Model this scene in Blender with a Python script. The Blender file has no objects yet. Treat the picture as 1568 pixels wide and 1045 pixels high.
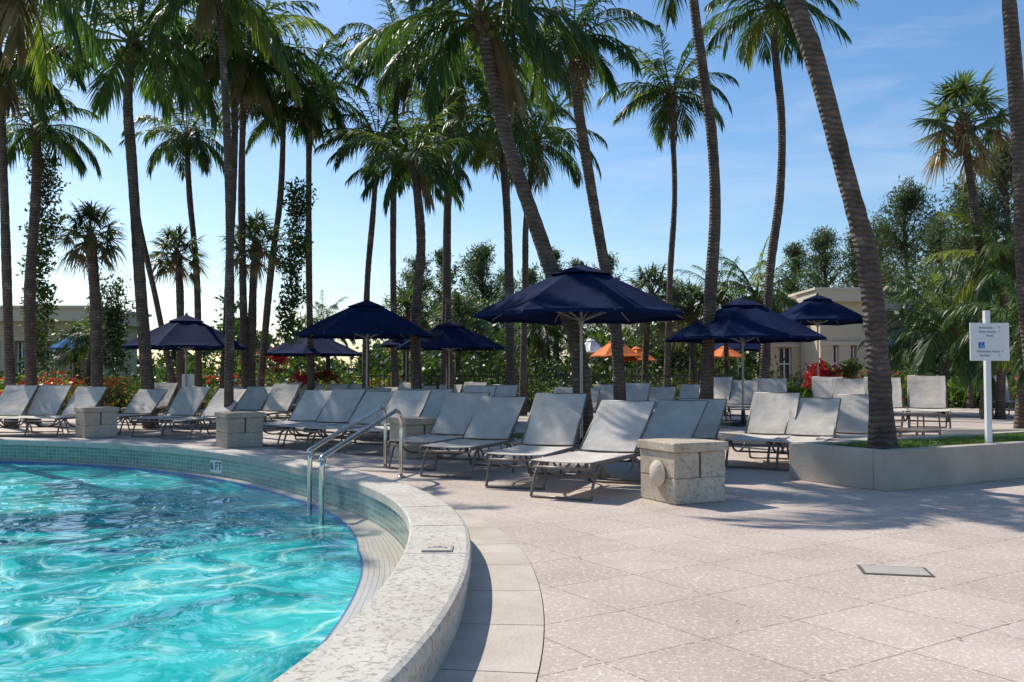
import bpy, math, random
import numpy as np
from mathutils import Vector, Matrix
random.seed(11); rng=np.random.default_rng(11)
scene=bpy.context.scene
F=1394.0; CAMH=1.2; TILT=math.atan(49.5/F)
rad=math.radians
# ---- pixel helpers: frame pixel coordinates -> camera rays -> world metres
def ray(px,py):
    u=(px-784)/F; v=(522.5-py)/F
    c,s=math.cos(TILT),math.sin(TILT)
    return (u, c-v*s, s+v*c)
def at(px,py,D):
    r=ray(px,py); k=D/r[1]
    return Vector((r[0]*k,D,CAMH+r[2]*k))
def gnd(px,py,z=0.0):
    r=ray(px,py); k=(z-CAMH)/r[2]
    return Vector((r[0]*k,r[1]*k,z))
# ---------------- materials
def new_mat(name):
    m=bpy.data.materials.new(name); m.use_nodes=True
    nt=m.node_tree; nt.nodes.clear()
    return m,nt,nt.nodes,nt.links
def noise(ns,ls,vec,scale,detail=4,rough=.6,dist=0):
    n=ns.new('ShaderNodeTexNoise'); n.inputs['Scale'].default_value=scale
    n.inputs['Detail'].default_value=detail; n.inputs['Roughness'].default_value=rough
    n.inputs['Distortion'].default_value=dist
    if vec is not None: ls.new(vec,n.inputs['Vector'])
    return n
def ramp(ns,ls,fac,stops):
    r=ns.new('ShaderNodeValToRGB'); e=r.color_ramp.elements
    while len(e)<len(stops): e.new(.5)
    for i,(p,c) in enumerate(stops):
        e[i].position=p; e[i].color=(*c,1) if len(c)==3 else c
    ls.new(fac,r.inputs['Fac']); return r
def mixc(ns,ls,fac,a,b,mode='MIX'):
    m=ns.new('ShaderNodeMix'); m.data_type='RGBA'; m.blend_type=mode
    for s,v in ((m.inputs[0],fac),(m.inputs[6],a),(m.inputs[7],b)):
        if isinstance(v,(int,float)): s.default_value=v
        elif isinstance(v,tuple): s.default_value=(*v,1)
        else: ls.new(v,s)
    return m.outputs[2]
def pmat(name,c1,c2,scale=3,rough=.7,bump=.2,bscale=None,metal=0,detail=4,spec=.4):
    m,nt,ns,ls=new_mat(name)
    tc=ns.new('ShaderNodeTexCoord'); o=ns.new('ShaderNodeOutputMaterial'); p=ns.new('ShaderNodeBsdfPrincipled')
    n=noise(ns,ls,tc.outputs['Object'],scale,detail)
    r=ramp(ns,ls,n.outputs['Fac'],[(.3,c1),(.7,c2)])
    ls.new(r.outputs[0],p.inputs['Base Color'])
    p.inputs['Roughness'].default_value=rough; p.inputs['Metallic'].default_value=metal
    p.inputs['Specular IOR Level'].default_value=spec
    if bump:
        n2=noise(ns,ls,tc.outputs['Object'],bscale or scale*8,3)
        b=ns.new('ShaderNodeBump'); b.inputs['Strength'].default_value=bump; b.inputs['Distance'].default_value=.02
        ls.new(n2.outputs['Fac'],b.inputs['Height']); ls.new(b.outputs[0],p.inputs['Normal'])
    ls.new(p.outputs[0],o.inputs[0]); return m
def leafmat(name,c1,c2,trans=.35,scale=1.2,rough=.42):
    m,nt,ns,ls=new_mat(name)
    tc=ns.new('ShaderNodeTexCoord'); o=ns.new('ShaderNodeOutputMaterial'); p=ns.new('ShaderNodeBsdfPrincipled')
    n=noise(ns,ls,tc.outputs['Object'],scale,1)
    r=ramp(ns,ls,n.outputs['Fac'],[(.35,c1),(.65,c2)])
    oi=ns.new('ShaderNodeObjectInfo'); hs=ns.new('ShaderNodeHueSaturation')
    mr=ns.new('ShaderNodeMapRange'); mr.inputs[3].default_value=.75; mr.inputs[4].default_value=1.25
    ls.new(oi.outputs['Random'],mr.inputs[0]); ls.new(mr.outputs[0],hs.inputs['Value']); ls.new(r.outputs[0],hs.inputs['Color'])
    ls.new(hs.outputs[0],p.inputs['Base Color']); p.inputs['Roughness'].default_value=rough
    p.inputs['Specular IOR Level'].default_value=.35
    t=ns.new('ShaderNodeBsdfTranslucent')
    tcx=mixc(ns,ls,1.0,hs.outputs[0],(1.6,1.8,.6),'MULTIPLY'); ls.new(tcx,t.inputs[0])
    mx=ns.new('ShaderNodeMixShader'); mx.inputs[0].default_value=trans
    ls.new(p.outputs[0],mx.inputs[1]); ls.new(t.outputs[0],mx.inputs[2]); ls.new(mx.outputs[0],o.inputs[0]); return m

M={}
M['leaf']=leafmat('palm_leaf',(.036,.072,.024),(.075,.125,.036),.38)
M['leafy']=leafmat('palm_leaf_yellow',(.13,.165,.035),(.21,.23,.06),.4)
M['dead']=leafmat('palm_leaf_dead',(.15,.11,.06),(.26,.19,.12),.25)
M['fan']=leafmat('fan_leaf',(.055,.085,.038),(.115,.15,.07),.32)
M['dark']=leafmat('shrub_dark',(.022,.042,.015),(.052,.082,.026),.28,.6)
M['mid']=leafmat('shrub_mid',(.045,.078,.024),(.09,.135,.04),.3,.6)
M['lite']=leafmat('shrub_light',(.11,.155,.05),(.18,.23,.085),.35,.8)
M['pine']=leafmat('needle',(.06,.086,.048),(.115,.142,.075),.3,.3,.6)
M['red']=leafmat('croton_red',(.4,.02,.03),(.5,.04,.08),.3)
M['yel']=leafmat('croton_yellow',(.35,.27,.03),(.4,.15,.03),.3)
M['vari']=leafmat('liriope_leaf',(.18,.23,.09),(.38,.42,.24),.35)
M['blade']=leafmat('grass_blade',(.07,.12,.03),(.13,.2,.05),.35)
def trunkmat(name,c1,c2,freq):
    m,nt,ns,ls=new_mat(name)
    tc=ns.new('ShaderNodeTexCoord'); o=ns.new('ShaderNodeOutputMaterial'); p=ns.new('ShaderNodeBsdfPrincipled')
    w=ns.new('ShaderNodeTexWave'); w.bands_direction='Z'; w.inputs['Scale'].default_value=freq
    w.inputs['Distortion'].default_value=6; w.inputs['Detail'].default_value=2; w.inputs['Detail Scale'].default_value=1.2
    ls.new(tc.outputs['Object'],w.inputs['Vector'])
    n=noise(ns,ls,tc.outputs['Object'],5,5)
    r=ramp(ns,ls,n.outputs['Fac'],[(.3,c1),(.62,c2),(.72,(.33,.27,.22))])
    r2=ramp(ns,ls,w.outputs['Fac'],[(.0,(.42,.37,.34)),(.3,(1,1,1))])
    c=mixc(ns,ls,.8,r.outputs[0],r2.outputs[0],'MULTIPLY'); ls.new(c,p.inputs['Base Color'])
    p.inputs['Roughness'].default_value=.85
    b=ns.new('ShaderNodeBump'); b.inputs['Strength'].default_value=.8; b.inputs['Distance'].default_value=.025
    a=ns.new('ShaderNodeMath'); a.operation='ADD'; ls.new(w.outputs['Fac'],a.inputs[0]); ls.new(n.outputs['Fac'],a.inputs[1])
    ls.new(a.outputs[0],b.inputs['Height']); ls.new(b.outputs[0],p.inputs['Normal']); ls.new(p.outputs[0],o.inputs[0]); return m
M['trunk']=trunkmat('palm_trunk_bark',(.065,.046,.035),(.16,.118,.092),5.0)
M['bark']=pmat('bark',(.06,.045,.03),(.14,.1,.07),8,.9,.6)
M['boot']=pmat('palm_fibre',(.08,.05,.028),(.22,.15,.085),14,.9,.8)
def deckmat():
    m,nt,ns,ls=new_mat('deck_pavers')
    tc=ns.new('ShaderNodeTexCoord'); o=ns.new('ShaderNodeOutputMaterial'); p=ns.new('ShaderNodeBsdfPrincipled')
    mp=ns.new('ShaderNodeMapping'); mp.inputs['Rotation'].default_value=(0,0,rad(-33)); ls.new(tc.outputs['Object'],mp.inputs[0])
    br=ns.new('ShaderNodeTexBrick'); ls.new(mp.outputs[0],br.inputs['Vector'])
    br.offset=0; br.inputs['Scale'].default_value=1; br.inputs['Brick Width'].default_value=.6; br.inputs['Row Height'].default_value=.6
    br.inputs['Mortar Size'].default_value=.0045; br.inputs['Mortar Smooth'].default_value=.2; br.inputs['Bias'].default_value=0
    br.inputs['Color1'].default_value=(.515,.432,.368,1); br.inputs['Color2'].default_value=(.585,.495,.43,1); br.inputs['Mortar'].default_value=(.27,.22,.18,1)
    v=noise(ns,ls,tc.outputs['Object'],38,3,.65)
    sp=ramp(ns,ls,v.outputs['Fac'],[(.53,(0,0,0)),(.62,(1,1,1))])
    c=mixc(ns,ls,sp.outputs[0],br.outputs['Color'],(.72,.66,.60))
    v2=noise(ns,ls,tc.outputs['Object'],110,2)
    s2=ramp(ns,ls,v2.outputs['Fac'],[(.36,(.7,.66,.63)),(.5,(1,1,1))])
    c=mixc(ns,ls,.75,c,s2.outputs[0],'MULTIPLY')
    st=noise(ns,ls,tc.outputs['Object'],.8,6,.7)
    s3=ramp(ns,ls,st.outputs['Fac'],[(.35,(.82,.79,.77)),(.62,(1.03,1.02,1.0))])
    c=mixc(ns,ls,1.0,c,s3.outputs[0],'MULTIPLY'); ls.new(c,p.inputs['Base Color'])
    p.inputs['Roughness'].default_value=.75; p.inputs['Specular IOR Level'].default_value=.25
    b=ns.new('ShaderNodeBump'); b.inputs['Strength'].default_value=.35; b.inputs['Distance'].default_value=.006
    ls.new(v.outputs['Fac'],b.inputs['Height']); ls.new(b.outputs[0],p.inputs['Normal'])
    ls.new(p.outputs[0],o.inputs[0]); return m
M['deck']=deckmat()
M['band']=pmat('deck_band_concrete',(.45,.39,.32),(.6,.53,.45),2.5,.8,.3,60)
M['soil']=pmat('ground_soil',(.10,.085,.06),(.12,.12,.06),1.5,.95,.5)
M['grass']=pmat('grass',(.06,.10,.028),(.12,.18,.048),9,.9,.8,90)
def coral(name,a,b,dk):
    m,nt,ns,ls=new_mat(name)
    tc=ns.new('ShaderNodeTexCoord'); o=ns.new('ShaderNodeOutputMaterial'); p=ns.new('ShaderNodeBsdfPrincipled')
    n=noise(ns,ls,tc.outputs['Object'],2.2,5,.65); r=ramp(ns,ls,n.outputs['Fac'],[(.3,a),(.7,b)])
    n2=noise(ns,ls,tc.outputs['Object'],34,5,.7,.9)
    pit=ramp(ns,ls,n2.outputs['Fac'],[(.32,(0,0,0)),(.46,(1,1,1))])
    c=mixc(ns,ls,pit.outputs[0],dk,r.outputs[0]); ls.new(c,p.inputs['Base Color']); p.inputs['Roughness'].default_value=.85
    p.inputs['Specular IOR Level'].default_value=.2
    bp=ns.new('ShaderNodeBump'); bp.inputs['Strength'].default_value=.6; bp.inputs['Distance'].default_value=.01
    ls.new(pit.outputs[0],bp.inputs['Height']); ls.new(bp.outputs[0],p.inputs['Normal']); ls.new(p.outputs[0],o.inputs[0]); return m
M['coping']=coral('coping_coral',(.50,.455,.385),(.64,.60,.52),(.41,.365,.30))
M['ped']=coral('pedestal_coral',(.46,.37,.27),(.68,.6,.48),(.34,.26,.17))
def tile(name,w,h,cA,cB,mort):
    m,nt,ns,ls=new_mat(name)
    tc=ns.new('ShaderNodeTexCoord'); o=ns.new('ShaderNodeOutputMaterial'); p=ns.new('ShaderNodeBsdfPrincipled')
    br=ns.new('ShaderNodeTexBrick'); ls.new(tc.outputs['UV'],br.inputs['Vector']); br.offset=0
    br.inputs['Scale'].default_value=1; br.inputs['Brick Width'].default_value=w; br.inputs['Row Height'].default_value=h
    br.inputs['Mortar Size'].default_value=.003; br.inputs['Bias'].default_value=0
    br.inputs['Color1'].default_value=(*cA,1); br.inputs['Color2'].default_value=(*cB,1); br.inputs['Mortar'].default_value=(*mort,1)
    ls.new(br.outputs['Color'],p.inputs['Base Color']); p.inputs['Roughness'].default_value=.15
    ls.new(p.outputs[0],o.inputs[0]); return m
M['tile']=tile('pool_tile_teal',.075,.05,(.09,.20,.17),(.19,.30,.25),(.5,.5,.43))
M['blue']=tile('pool_tile_blue',.05,.05,(.03,.08,.3),(.04,.15,.4),(.3,.35,.45))
M['ledge']=tile('gutter_ledge',.3,.035,(.54,.48,.38),(.58,.52,.42),(.36,.31,.24))
def watermat():
    m,nt,ns,ls=new_mat('pool_water')
    tc=ns.new('ShaderNodeTexCoord'); o=ns.new('ShaderNodeOutputMaterial'); p=ns.new('ShaderNodeBsdfPrincipled')
    n0=noise(ns,ls,tc.outputs['Object'],1.3,2,.5)
    vm=ns.new('ShaderNodeVectorMath'); vm.operation='MULTIPLY_ADD'; ls.new(n0.outputs['Color'],vm.inputs[0]); vm.inputs[1].default_value=(1.3,1.3,0); ls.new(tc.outputs['Object'],vm.inputs[2])
    n1=noise(ns,ls,vm.outputs[0],2.3,3,.55,.6)
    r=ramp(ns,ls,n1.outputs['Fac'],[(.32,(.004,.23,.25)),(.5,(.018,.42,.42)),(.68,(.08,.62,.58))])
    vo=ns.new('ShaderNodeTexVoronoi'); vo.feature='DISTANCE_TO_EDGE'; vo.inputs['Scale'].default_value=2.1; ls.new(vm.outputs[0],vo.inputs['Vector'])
    cr=ramp(ns,ls,vo.outputs['Distance'],[(.0,(1,1,1)),(.03,(.45,.45,.45)),(.10,(0,0,0))])  # caustic light lines, painted into the water's base colour
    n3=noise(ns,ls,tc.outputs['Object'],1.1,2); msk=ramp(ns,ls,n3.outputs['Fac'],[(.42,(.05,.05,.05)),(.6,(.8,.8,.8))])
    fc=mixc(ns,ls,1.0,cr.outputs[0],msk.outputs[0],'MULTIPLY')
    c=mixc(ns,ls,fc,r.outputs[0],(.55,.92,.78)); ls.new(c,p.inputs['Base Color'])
    p.inputs['Roughness'].default_value=.03; p.inputs['IOR'].default_value=1.33
    nb=noise(ns,ls,vm.outputs[0],4.0,2,.5,.5)
    b=ns.new('ShaderNodeBump'); b.inputs['Strength'].default_value=.55; b.inputs['Distance'].default_value=.035
    ls.new(nb.outputs['Fac'],b.inputs['Height']); ls.new(b.outputs[0],p.inputs['Normal'])
    ls.new(p.outputs[0],o.inputs[0]); return m
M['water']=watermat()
def slingmat():
    m,nt,ns,ls=new_mat('sling_fabric')
    tc=ns.new('ShaderNodeTexCoord'); o=ns.new('ShaderNodeOutputMaterial'); p=ns.new('ShaderNodeBsdfPrincipled')
    n=noise(ns,ls,tc.outputs['Object'],4,5,.65); r=ramp(ns,ls,n.outputs['Fac'],[(.3,(.66,.60,.52)),(.65,(.82,.765,.68))])
    n4=noise(ns,ls,tc.outputs['Object'],160,1); r4=ramp(ns,ls,n4.outputs['Fac'],[(.35,(.86,.85,.84)),(.6,(1,1,1))])
    cc_=mixc(ns,ls,1.0,r.outputs[0],r4.outputs[0],'MULTIPLY')
    oi=ns.new('ShaderNodeObjectInfo'); hs=ns.new('ShaderNodeHueSaturation'); mr=ns.new('ShaderNodeMapRange'); mr.inputs[3].default_value=.86; mr.inputs[4].default_value=1.03
    ls.new(oi.outputs['Random'],mr.inputs[0]); ls.new(mr.outputs[0],hs.inputs['Value']); ls.new(cc_,hs.inputs['Color'])
    ls.new(hs.outputs[0],p.inputs['Base Color']); p.inputs['Roughness'].default_value=.85; p.inputs['Specular IOR Level'].default_value=.2
    n5=noise(ns,ls,tc.outputs['Object'],3,2); b=ns.new('ShaderNodeBump'); b.inputs['Strength'].default_value=.5; b.inputs['Distance'].default_value=.05
    ls.new(n5.outputs['Fac'],b.inputs['Height']); ls.new(b.outputs[0],p.inputs['Normal'])
    t=ns.new('ShaderNodeBsdfTranslucent'); ls.new(hs.outputs[0],t.inputs[0])
    mx=ns.new('ShaderNodeMixShader'); mx.inputs[0].default_value=.15
    ls.new(p.outputs[0],mx.inputs[1]); ls.new(t.outputs[0],mx.inputs[2]); ls.new(mx.outputs[0],o.inputs[0]); return m
M['sling']=slingmat()
M['frame']=pmat('lounger_frame',(.15,.12,.095),(.22,.18,.145),9,.4,0)
M['steel']=pmat('stainless_steel',(.6,.56,.5),(.75,.71,.65),5,.18,0,metal=1)
M['navy']=pmat('navy_canvas',(.004,.011,.042),(.009,.021,.072),2.2,.9,.3,9,spec=.06)
M['bluec']=pmat('blue_canvas',(.02,.1,.25),(.03,.14,.3),3,.9,0,spec=.1)
M['orange']=pmat('orange_canvas',(.75,.16,.03),(.85,.24,.05),3,.8,0)
M['pole']=pmat('pole_aluminium',(.3,.29,.27),(.42,.4,.38),6,.4,0,metal=.5)
M['black']=pmat('black_metal',(.012,.012,.012),(.03,.03,.03),6,.5,0)
M['conc']=pmat('planter_stucco',(.40,.345,.28),(.52,.46,.38),2,.9,.4,60)
M['wall']=pmat('building_stucco',(.56,.45,.31),(.64,.53,.39),.6,.9,.2,20)
M['wall2']=pmat('building_fascia',(.58,.50,.38),(.66,.58,.46),.6,.9,.1,20)
M['glass']=pmat('window_glass',(.02,.03,.035),(.05,.07,.08),.5,.08,0)
M['white']=pmat('white_paint',(.72,.74,.72),(.80,.81,.79),3,.5,0)
M['signb']=pmat('sign_blue',(.03,.14,.5),(.035,.15,.52),3,.5,0)
M['txt']=pmat('sign_text',(.2,.27,.33),(.22,.3,.36),3,.6,0)
M['gap']=pmat('joint_dark',(.09,.075,.06),(.16,.13,.11),5,.95,0)
M['drain']=pmat('drain_plate',(.40,.37,.32),(.48,.44,.38),6,.6,.2,50)
# ---------------- mesh builder
class MB:
    def __init__(s): s.v=[];s.f=[];s.m=[]
    def add(s,vs,fs,mi=0):
        o=len(s.v); s.v+= [tuple(x) for x in vs]
        for f in fs: s.f.append(tuple(i+o for i in f)); s.m.append(mi)
    def tube(s,pts,r,n=8,mi=0,cap=True):
        pts=[Vector(p) for p in pts]; rs=r if isinstance(r,(list,tuple)) else [r]*len(pts)
        vs=[];fs=[]; ref=None
        for i,p in enumerate(pts):
            t=(pts[min(i+1,len(pts)-1)]-pts[max(i-1,0)]).normalized()
            if ref is None: ref=Vector((1,0,0)) if abs(t.x)<.8 else Vector((0,1,0))
            a=(ref-t*ref.dot(t)).normalized(); b=t.cross(a); ref=a
            for k in range(n):
                q=2*math.pi*k/n; vs.append(p+(a*math.cos(q)+b*math.sin(q))*rs[i])
        for i in range(len(pts)-1):
            for k in range(n):
                k2=(k+1)%n; fs.append((i*n+k,i*n+k2,(i+1)*n+k2,(i+1)*n+k))
        if cap: fs.append(tuple(range(n))[::-1]); fs.append(tuple((len(pts)-1)*n+k for k in range(n)))
        s.add(vs,fs,mi)
    def box(s,c,d,mi=0,yaw=0):
        cx,cy,cz=c;hx,hy,hz=d[0]/2,d[1]/2,d[2]/2
        R=Matrix.Rotation(yaw,3,'Z'); vs=[]
        for z in (-hz,hz):
            for x,y in ((-hx,-hy),(hx,-hy),(hx,hy),(-hx,hy)):
                vs.append(R@Vector((x,y,0))+Vector((cx,cy,cz+z)))
        s.add(vs,[(3,2,1,0),(4,5,6,7),(0,1,5,4),(1,2,6,5),(2,3,7,6),(3,0,4,7)],mi)
    def mesh(s,name,mats,smooth=False):
        me=bpy.data.meshes.new(name); me.from_pydata(s.v,[],s.f)
        for m in mats: me.materials.append(m)
        me.polygons.foreach_set('material_index',s.m)
        if smooth is True: me.polygons.foreach_set('use_smooth',[True]*len(s.f))
        elif smooth: me.polygons.foreach_set('use_smooth',[m in smooth for m in s.m])
        me.update(); return me
def obj(name,me,loc=(0,0,0),rz=0,parent=None,bevel=0,scale=1):
    o=bpy.data.objects.new(name,me); scene.collection.objects.link(o)
    o.location=loc; o.rotation_euler=(0,0,rz); o.scale=(scale,)*3
    if parent: o.parent=parent
    if bevel:
        b=o.modifiers.new('bevel','BEVEL'); b.width=bevel; b.segments=2; b.limit_method='ANGLE'
    return o
def empty(name,loc=(0,0,0),rz=0):
    o=bpy.data.objects.new(name,None); scene.collection.objects.link(o); o.location=loc; o.rotation_euler=(0,0,rz); return o
def catmull(P,n):
    P=[Vector(p) for p in P]; P=[P[0]*2-P[1]]+P+[P[-1]*2-P[-2]]; out=[]
    segs=len(P)-3
    for i in range(n+1):
        t=i/n*segs; k=min(int(t),segs-1); t-=k
        a,b,c,d=P[k:k+4]
        out.append(.5*((2*b)+(c-a)*t+(2*a-5*b+4*c-d)*t*t+(3*b-a-3*c+d)*t**3))
    return out
# ---------------- camera, sun, sky
cam=bpy.data.cameras.new('camera'); co=bpy.data.objects.new('camera',cam); scene.collection.objects.link(co)
co.location=(0,0,CAMH); co.rotation_euler=(math.pi/2+TILT,0,0); cam.sensor_width=36; cam.lens=F/1568*36; cam.clip_end=3000; cam.clip_start=.05
scene.camera=co
AZ=rad(-43); EL=rad(46)
sd=Vector((math.sin(AZ)*math.cos(EL),math.cos(AZ)*math.cos(EL),math.sin(EL)))
sun=bpy.data.lights.new('sun','SUN'); sun.energy=5.0; sun.angle=rad(.5); sun.color=(1,.94,.85)
so=bpy.data.objects.new('sun',sun); scene.collection.objects.link(so); so.rotation_euler=(-sd).to_track_quat('-Z','Y').to_euler()
w=bpy.data.worlds.new('World'); scene.world=w; w.use_nodes=True; nt=w.node_tree; ns,ls=nt.nodes,nt.links; ns.clear()
sky=ns.new('ShaderNodeTexSky'); sky.sky_type='NISHITA'; sky.sun_disc=False; sky.sun_elevation=EL; sky.sun_rotation=AZ
sky.air_density=1.0; sky.dust_density=.8; sky.ozone_density=2.4
bg=ns.new('ShaderNodeBackground'); bg.inputs[1].default_value=.135; ow=ns.new('ShaderNodeOutputWorld')
hs=ns.new('ShaderNodeHueSaturation'); hs.inputs['Saturation'].default_value=1.25; hs.inputs['Value'].default_value=1.1; ls.new(sky.outputs[0],hs.inputs['Color'])
tc=ns.new('ShaderNodeTexCoord'); mp=ns.new('ShaderNodeMapping'); mp.inputs['Scale'].default_value=(1.5,1.5,9); mp.inputs['Rotation'].default_value=(0,rad(6),0)
ls.new(tc.outputs['Generated'],mp.inputs[0]); n=noise(ns,ls,mp.outputs[0],1.6,6,.6,.4)
r=ramp(ns,ls,n.outputs['Fac'],[(.5,(0,0,0)),(.8,(.35,.35,.35))])
c=mixc(ns,ls,r.outputs[0],hs.outputs[0],(7.,7.3,7.8)); ls.new(c,bg.inputs[0]); ls.new(bg.outputs[0],ow.inputs[0])
scene.view_settings.view_transform='Standard'; scene.view_settings.look='None'; scene.view_settings.exposure=0
# ---------------- pool
PC=Vector((-9.57,5.0))
TH=[-180,-60,-25,-13,0,10,20,31,40,50,65,80,180]; RR=[9.33,9.33,9.4,9.41,9.34,9.33,9.22,9.03,9.05,9.13,9.24,9.3,9.33]
def Rp(t):
    d=(t+180)%360-180
    return sum(np.interp(d+k,TH,RR) for k in (-4,-2,0,2,4))/5
def ledge_w(t):
    d=(t+180)%360-180
    return float(np.interp(d,[-180,12,28,180],[.32,.32,.08,.08]))
def sweep(name,prof,t0,t1,n,mat,closed=False,caps=False,parent=None,smooth=False):
    vs=[];fs=[]
    k=None
    for i in range(n+1):
        t=t0+(t1-t0)*i/n; R=Rp(t); pr=prof(t); k=len(pr)
        for (o,z) in pr:
            r_=R+o; vs.append((PC.x+math.cos(rad(t))*r_,PC.y+math.sin(rad(t))*r_,z))
    kk=k if closed else k-1
    for i in range(n):
        for j in range(kk):
            j2=(j+1)%k
            fs.append((i*k+j,(i+1)*k+j,(i+1)*k+j2,i*k+j2))
    if caps:
        fs.append(tuple(range(k))); fs.append(tuple(n*k+j for j in range(k))[::-1])
    me=bpy.data.meshes.new(name); me.from_pydata(vs,[],fs); me.materials.append(mat)
    L=[0]
    pr=prof((t0+t1)/2)
    for j in range(1,k): L.append(L[-1]+math.hypot(pr[j][0]-pr[j-1][0],pr[j][1]-pr[j-1][1]))
    ul=me.uv_layers.new(name='uv')
    for p in me.polygons:
        for li in p.loop_indices:
            vi=me.loops[li].vertex_index; i,j=divmod(vi,k)
            ul.data[li].uv=(rad(t0+(t1-t0)*i/n)*9.0,L[j])
    if smooth: me.polygons.foreach_set('use_smooth',[True]*len(fs))
    return obj(name,me,parent=parent)
pool=empty('swimming_pool')
sweep('tile_wall',lambda t:[(-.36,.14),(-.36,-.09)],-180,180,360,M['tile'],parent=pool)
sweep('gutter_ledge',lambda t:[(-.362,-.085),(-.36-ledge_w(t),-.10)],-180,180,360,M['ledge'],parent=pool)
sweep('waterline_tile',lambda t:[(-.36-ledge_w(t),-.099),(-.372-ledge_w(t),-.102),(-.376-ledge_w(t),-.5)],-180,180,360,M['blue'],parent=pool)
sweep('wall_outer',lambda t:[(-.02,.125),(-.02,-.02)],-180,180,360,M['coping'],parent=pool)
sweep('wall_core',lambda t:[(-.358,.128),(-.025,.128)],-180,180,180,M['gap'],parent=pool)
t=-180.0
while t<180:
    st=random.uniform(4.6,6.0)
    t1=min(t+st,180)
    h=random.uniform(-.003,.003)
    pr=lambda t,h=h:[(-.375,.13),(-.378,.20+h),(-.365,.213+h),(-.03,.213+h),(-.008,.203+h),(0,.185),(0,.145),(-.006,.132)]
    sweep('coping_slab',pr,t+.022,t1-.022,8,M['coping'],closed=True,caps=True,parent=pool)
    t=t1
def text(name,s,size,loc,rot,mat,parent):
    c=bpy.data.curves.new(name,'FONT'); c.body=s; c.size=size; c.extrude=.001; c.align_x='CENTER'; c.align_y='CENTER'; c.materials.append(mat)
    o=bpy.data.objects.new(name,c); scene.collection.objects.link(o); o.location=loc; o.rotation_euler=rot; o.parent=parent; return o
th=math.degrees(math.atan2(11.55-5,-3.68+9.57)); R_=Rp(th)-.364
mk=MB(); mk.box((0,0,0),(.27,.012,.155),0)
px_,py_=PC.x+math.cos(rad(th))*R_,PC.y+math.sin(rad(th))*R_
obj('marker_plate',mk.mesh('marker_plate',[M['white']]),(px_,py_,.03),rad(th)-math.pi/2,parent=pool)
text('marker_text','6 FT',.14,(px_-math.cos(rad(th))*.01,py_-math.sin(rad(th))*.01,.03),(math.pi/2,0,rad(th)-math.pi/2),M['black'],pool)
tm=1.0; R_=Rp(tm)-.19
mx_,my_=PC.x+math.cos(rad(tm))*R_,PC.y+math.sin(rad(tm))*R_
mk=MB(); mk.box((0,0,0),(.17,.17,.006),0); mk.box((0,0,.003),(.155,.155,.006),1)
obj('coping_marker',mk.mesh('coping_marker',[M['drain'],M['band']]),(mx_,my_,.2165),rad(tm),parent=pool)
text('coping_text','NO\nDIVING',.034,(mx_,my_,.2235),(0,0,rad(tm)),M['txt'],pool)
# water
gx=np.arange(-19.2,-.35,.055); gy=np.arange(-5,15,.055)
X,Y=np.meshgrid(gx,gy); Z=np.zeros_like(X)
wx=X+.18*np.sin(Y*1.3+.5)+.1*np.sin(X*2.1+Y*.7); wy=Y+.18*np.sin(X*1.1)+.08*np.sin(Y*2.7-X)
for k in range(36):
    lam=.30*(1.9/.30)**rng.random(); a=rng.random()*2*np.pi; kk=2*np.pi/lam
    Z+=.0021*lam**.95*np.sin(kk*(np.cos(a)*wx+np.sin(a)*wy)+rng.random()*6.28)
nx,ny=len(gx),len(gy)
me=bpy.data.meshes.new('pool_water'); me.vertices.add(nx*ny)
me.vertices.foreach_set('co',np.stack([X,Y,Z-.135],-1).astype(np.float32).ravel())
idx=np.arange(nx*ny).reshape(ny,nx); q=np.stack([idx[:-1,:-1],idx[:-1,1:],idx[1:,1:],idx[1:,:-1]],-1).reshape(-1,4)
me.loops.add(q.size); me.loops.foreach_set('vertex_index',q.ravel().astype(np.int32)); me.polygons.add(len(q))
me.polygons.foreach_set('loop_start',np.arange(0,q.size,4,dtype=np.int32)); me.polygons.foreach_set('loop_total',np.full(len(q),4,dtype=np.int32))
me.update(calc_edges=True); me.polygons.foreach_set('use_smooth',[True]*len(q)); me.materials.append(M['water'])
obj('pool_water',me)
# deck & ground
sweep('pool_deck',lambda t:[(.386,0),(3,0),(12,0),(55,0)],-180,180,256,M['deck'])
t=-180
db=empty('deck_border')
while t<180:
    t1=min(t+4.1,180); sweep('border_slab',lambda t:[(-.03,.004),(.381,.004)],t+.02,t1-.02,8,M['band'],parent=db); t=t1
sweep('ground',lambda t:[(-.05,-.012),(30,-.012),(1500,-.012)],-180,180,200,M['soil'])
b=MB(); b.add([(-700,27.5,.012),(-20,27.5,.012),(-2,28.2,.012),(5,27,.012),(30,26,.012),(700,26,.012),(700,1400,.012),(-700,1400,.012)],[tuple(range(8))])
obj('lawn',b.mesh('lawn',[M['grass']]))
b=MB(); b.box((33.3,31.0,.09),(60,32,.22),0)
obj('terrace_floor',b.mesh('terrace_floor',[M['deck']]),bevel=.01)
b=MB(); b.box((37.0,14.93,.14),(60,.14,.30),0)
obj('terrace_wall',b.mesh('terrace_wall',[M['coping']]),bevel=.01)
b=MB(); p=gnd(1370,875); b.box((p.x,p.y,.003),(.36,.22,.008),0,rad(-12)); b.box((p.x,p.y,.0015),(.40,.26,.006),1,rad(-12))
obj('drain_cover',b.mesh('drain_cover',[M['drain'],M['gap']]))
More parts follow.
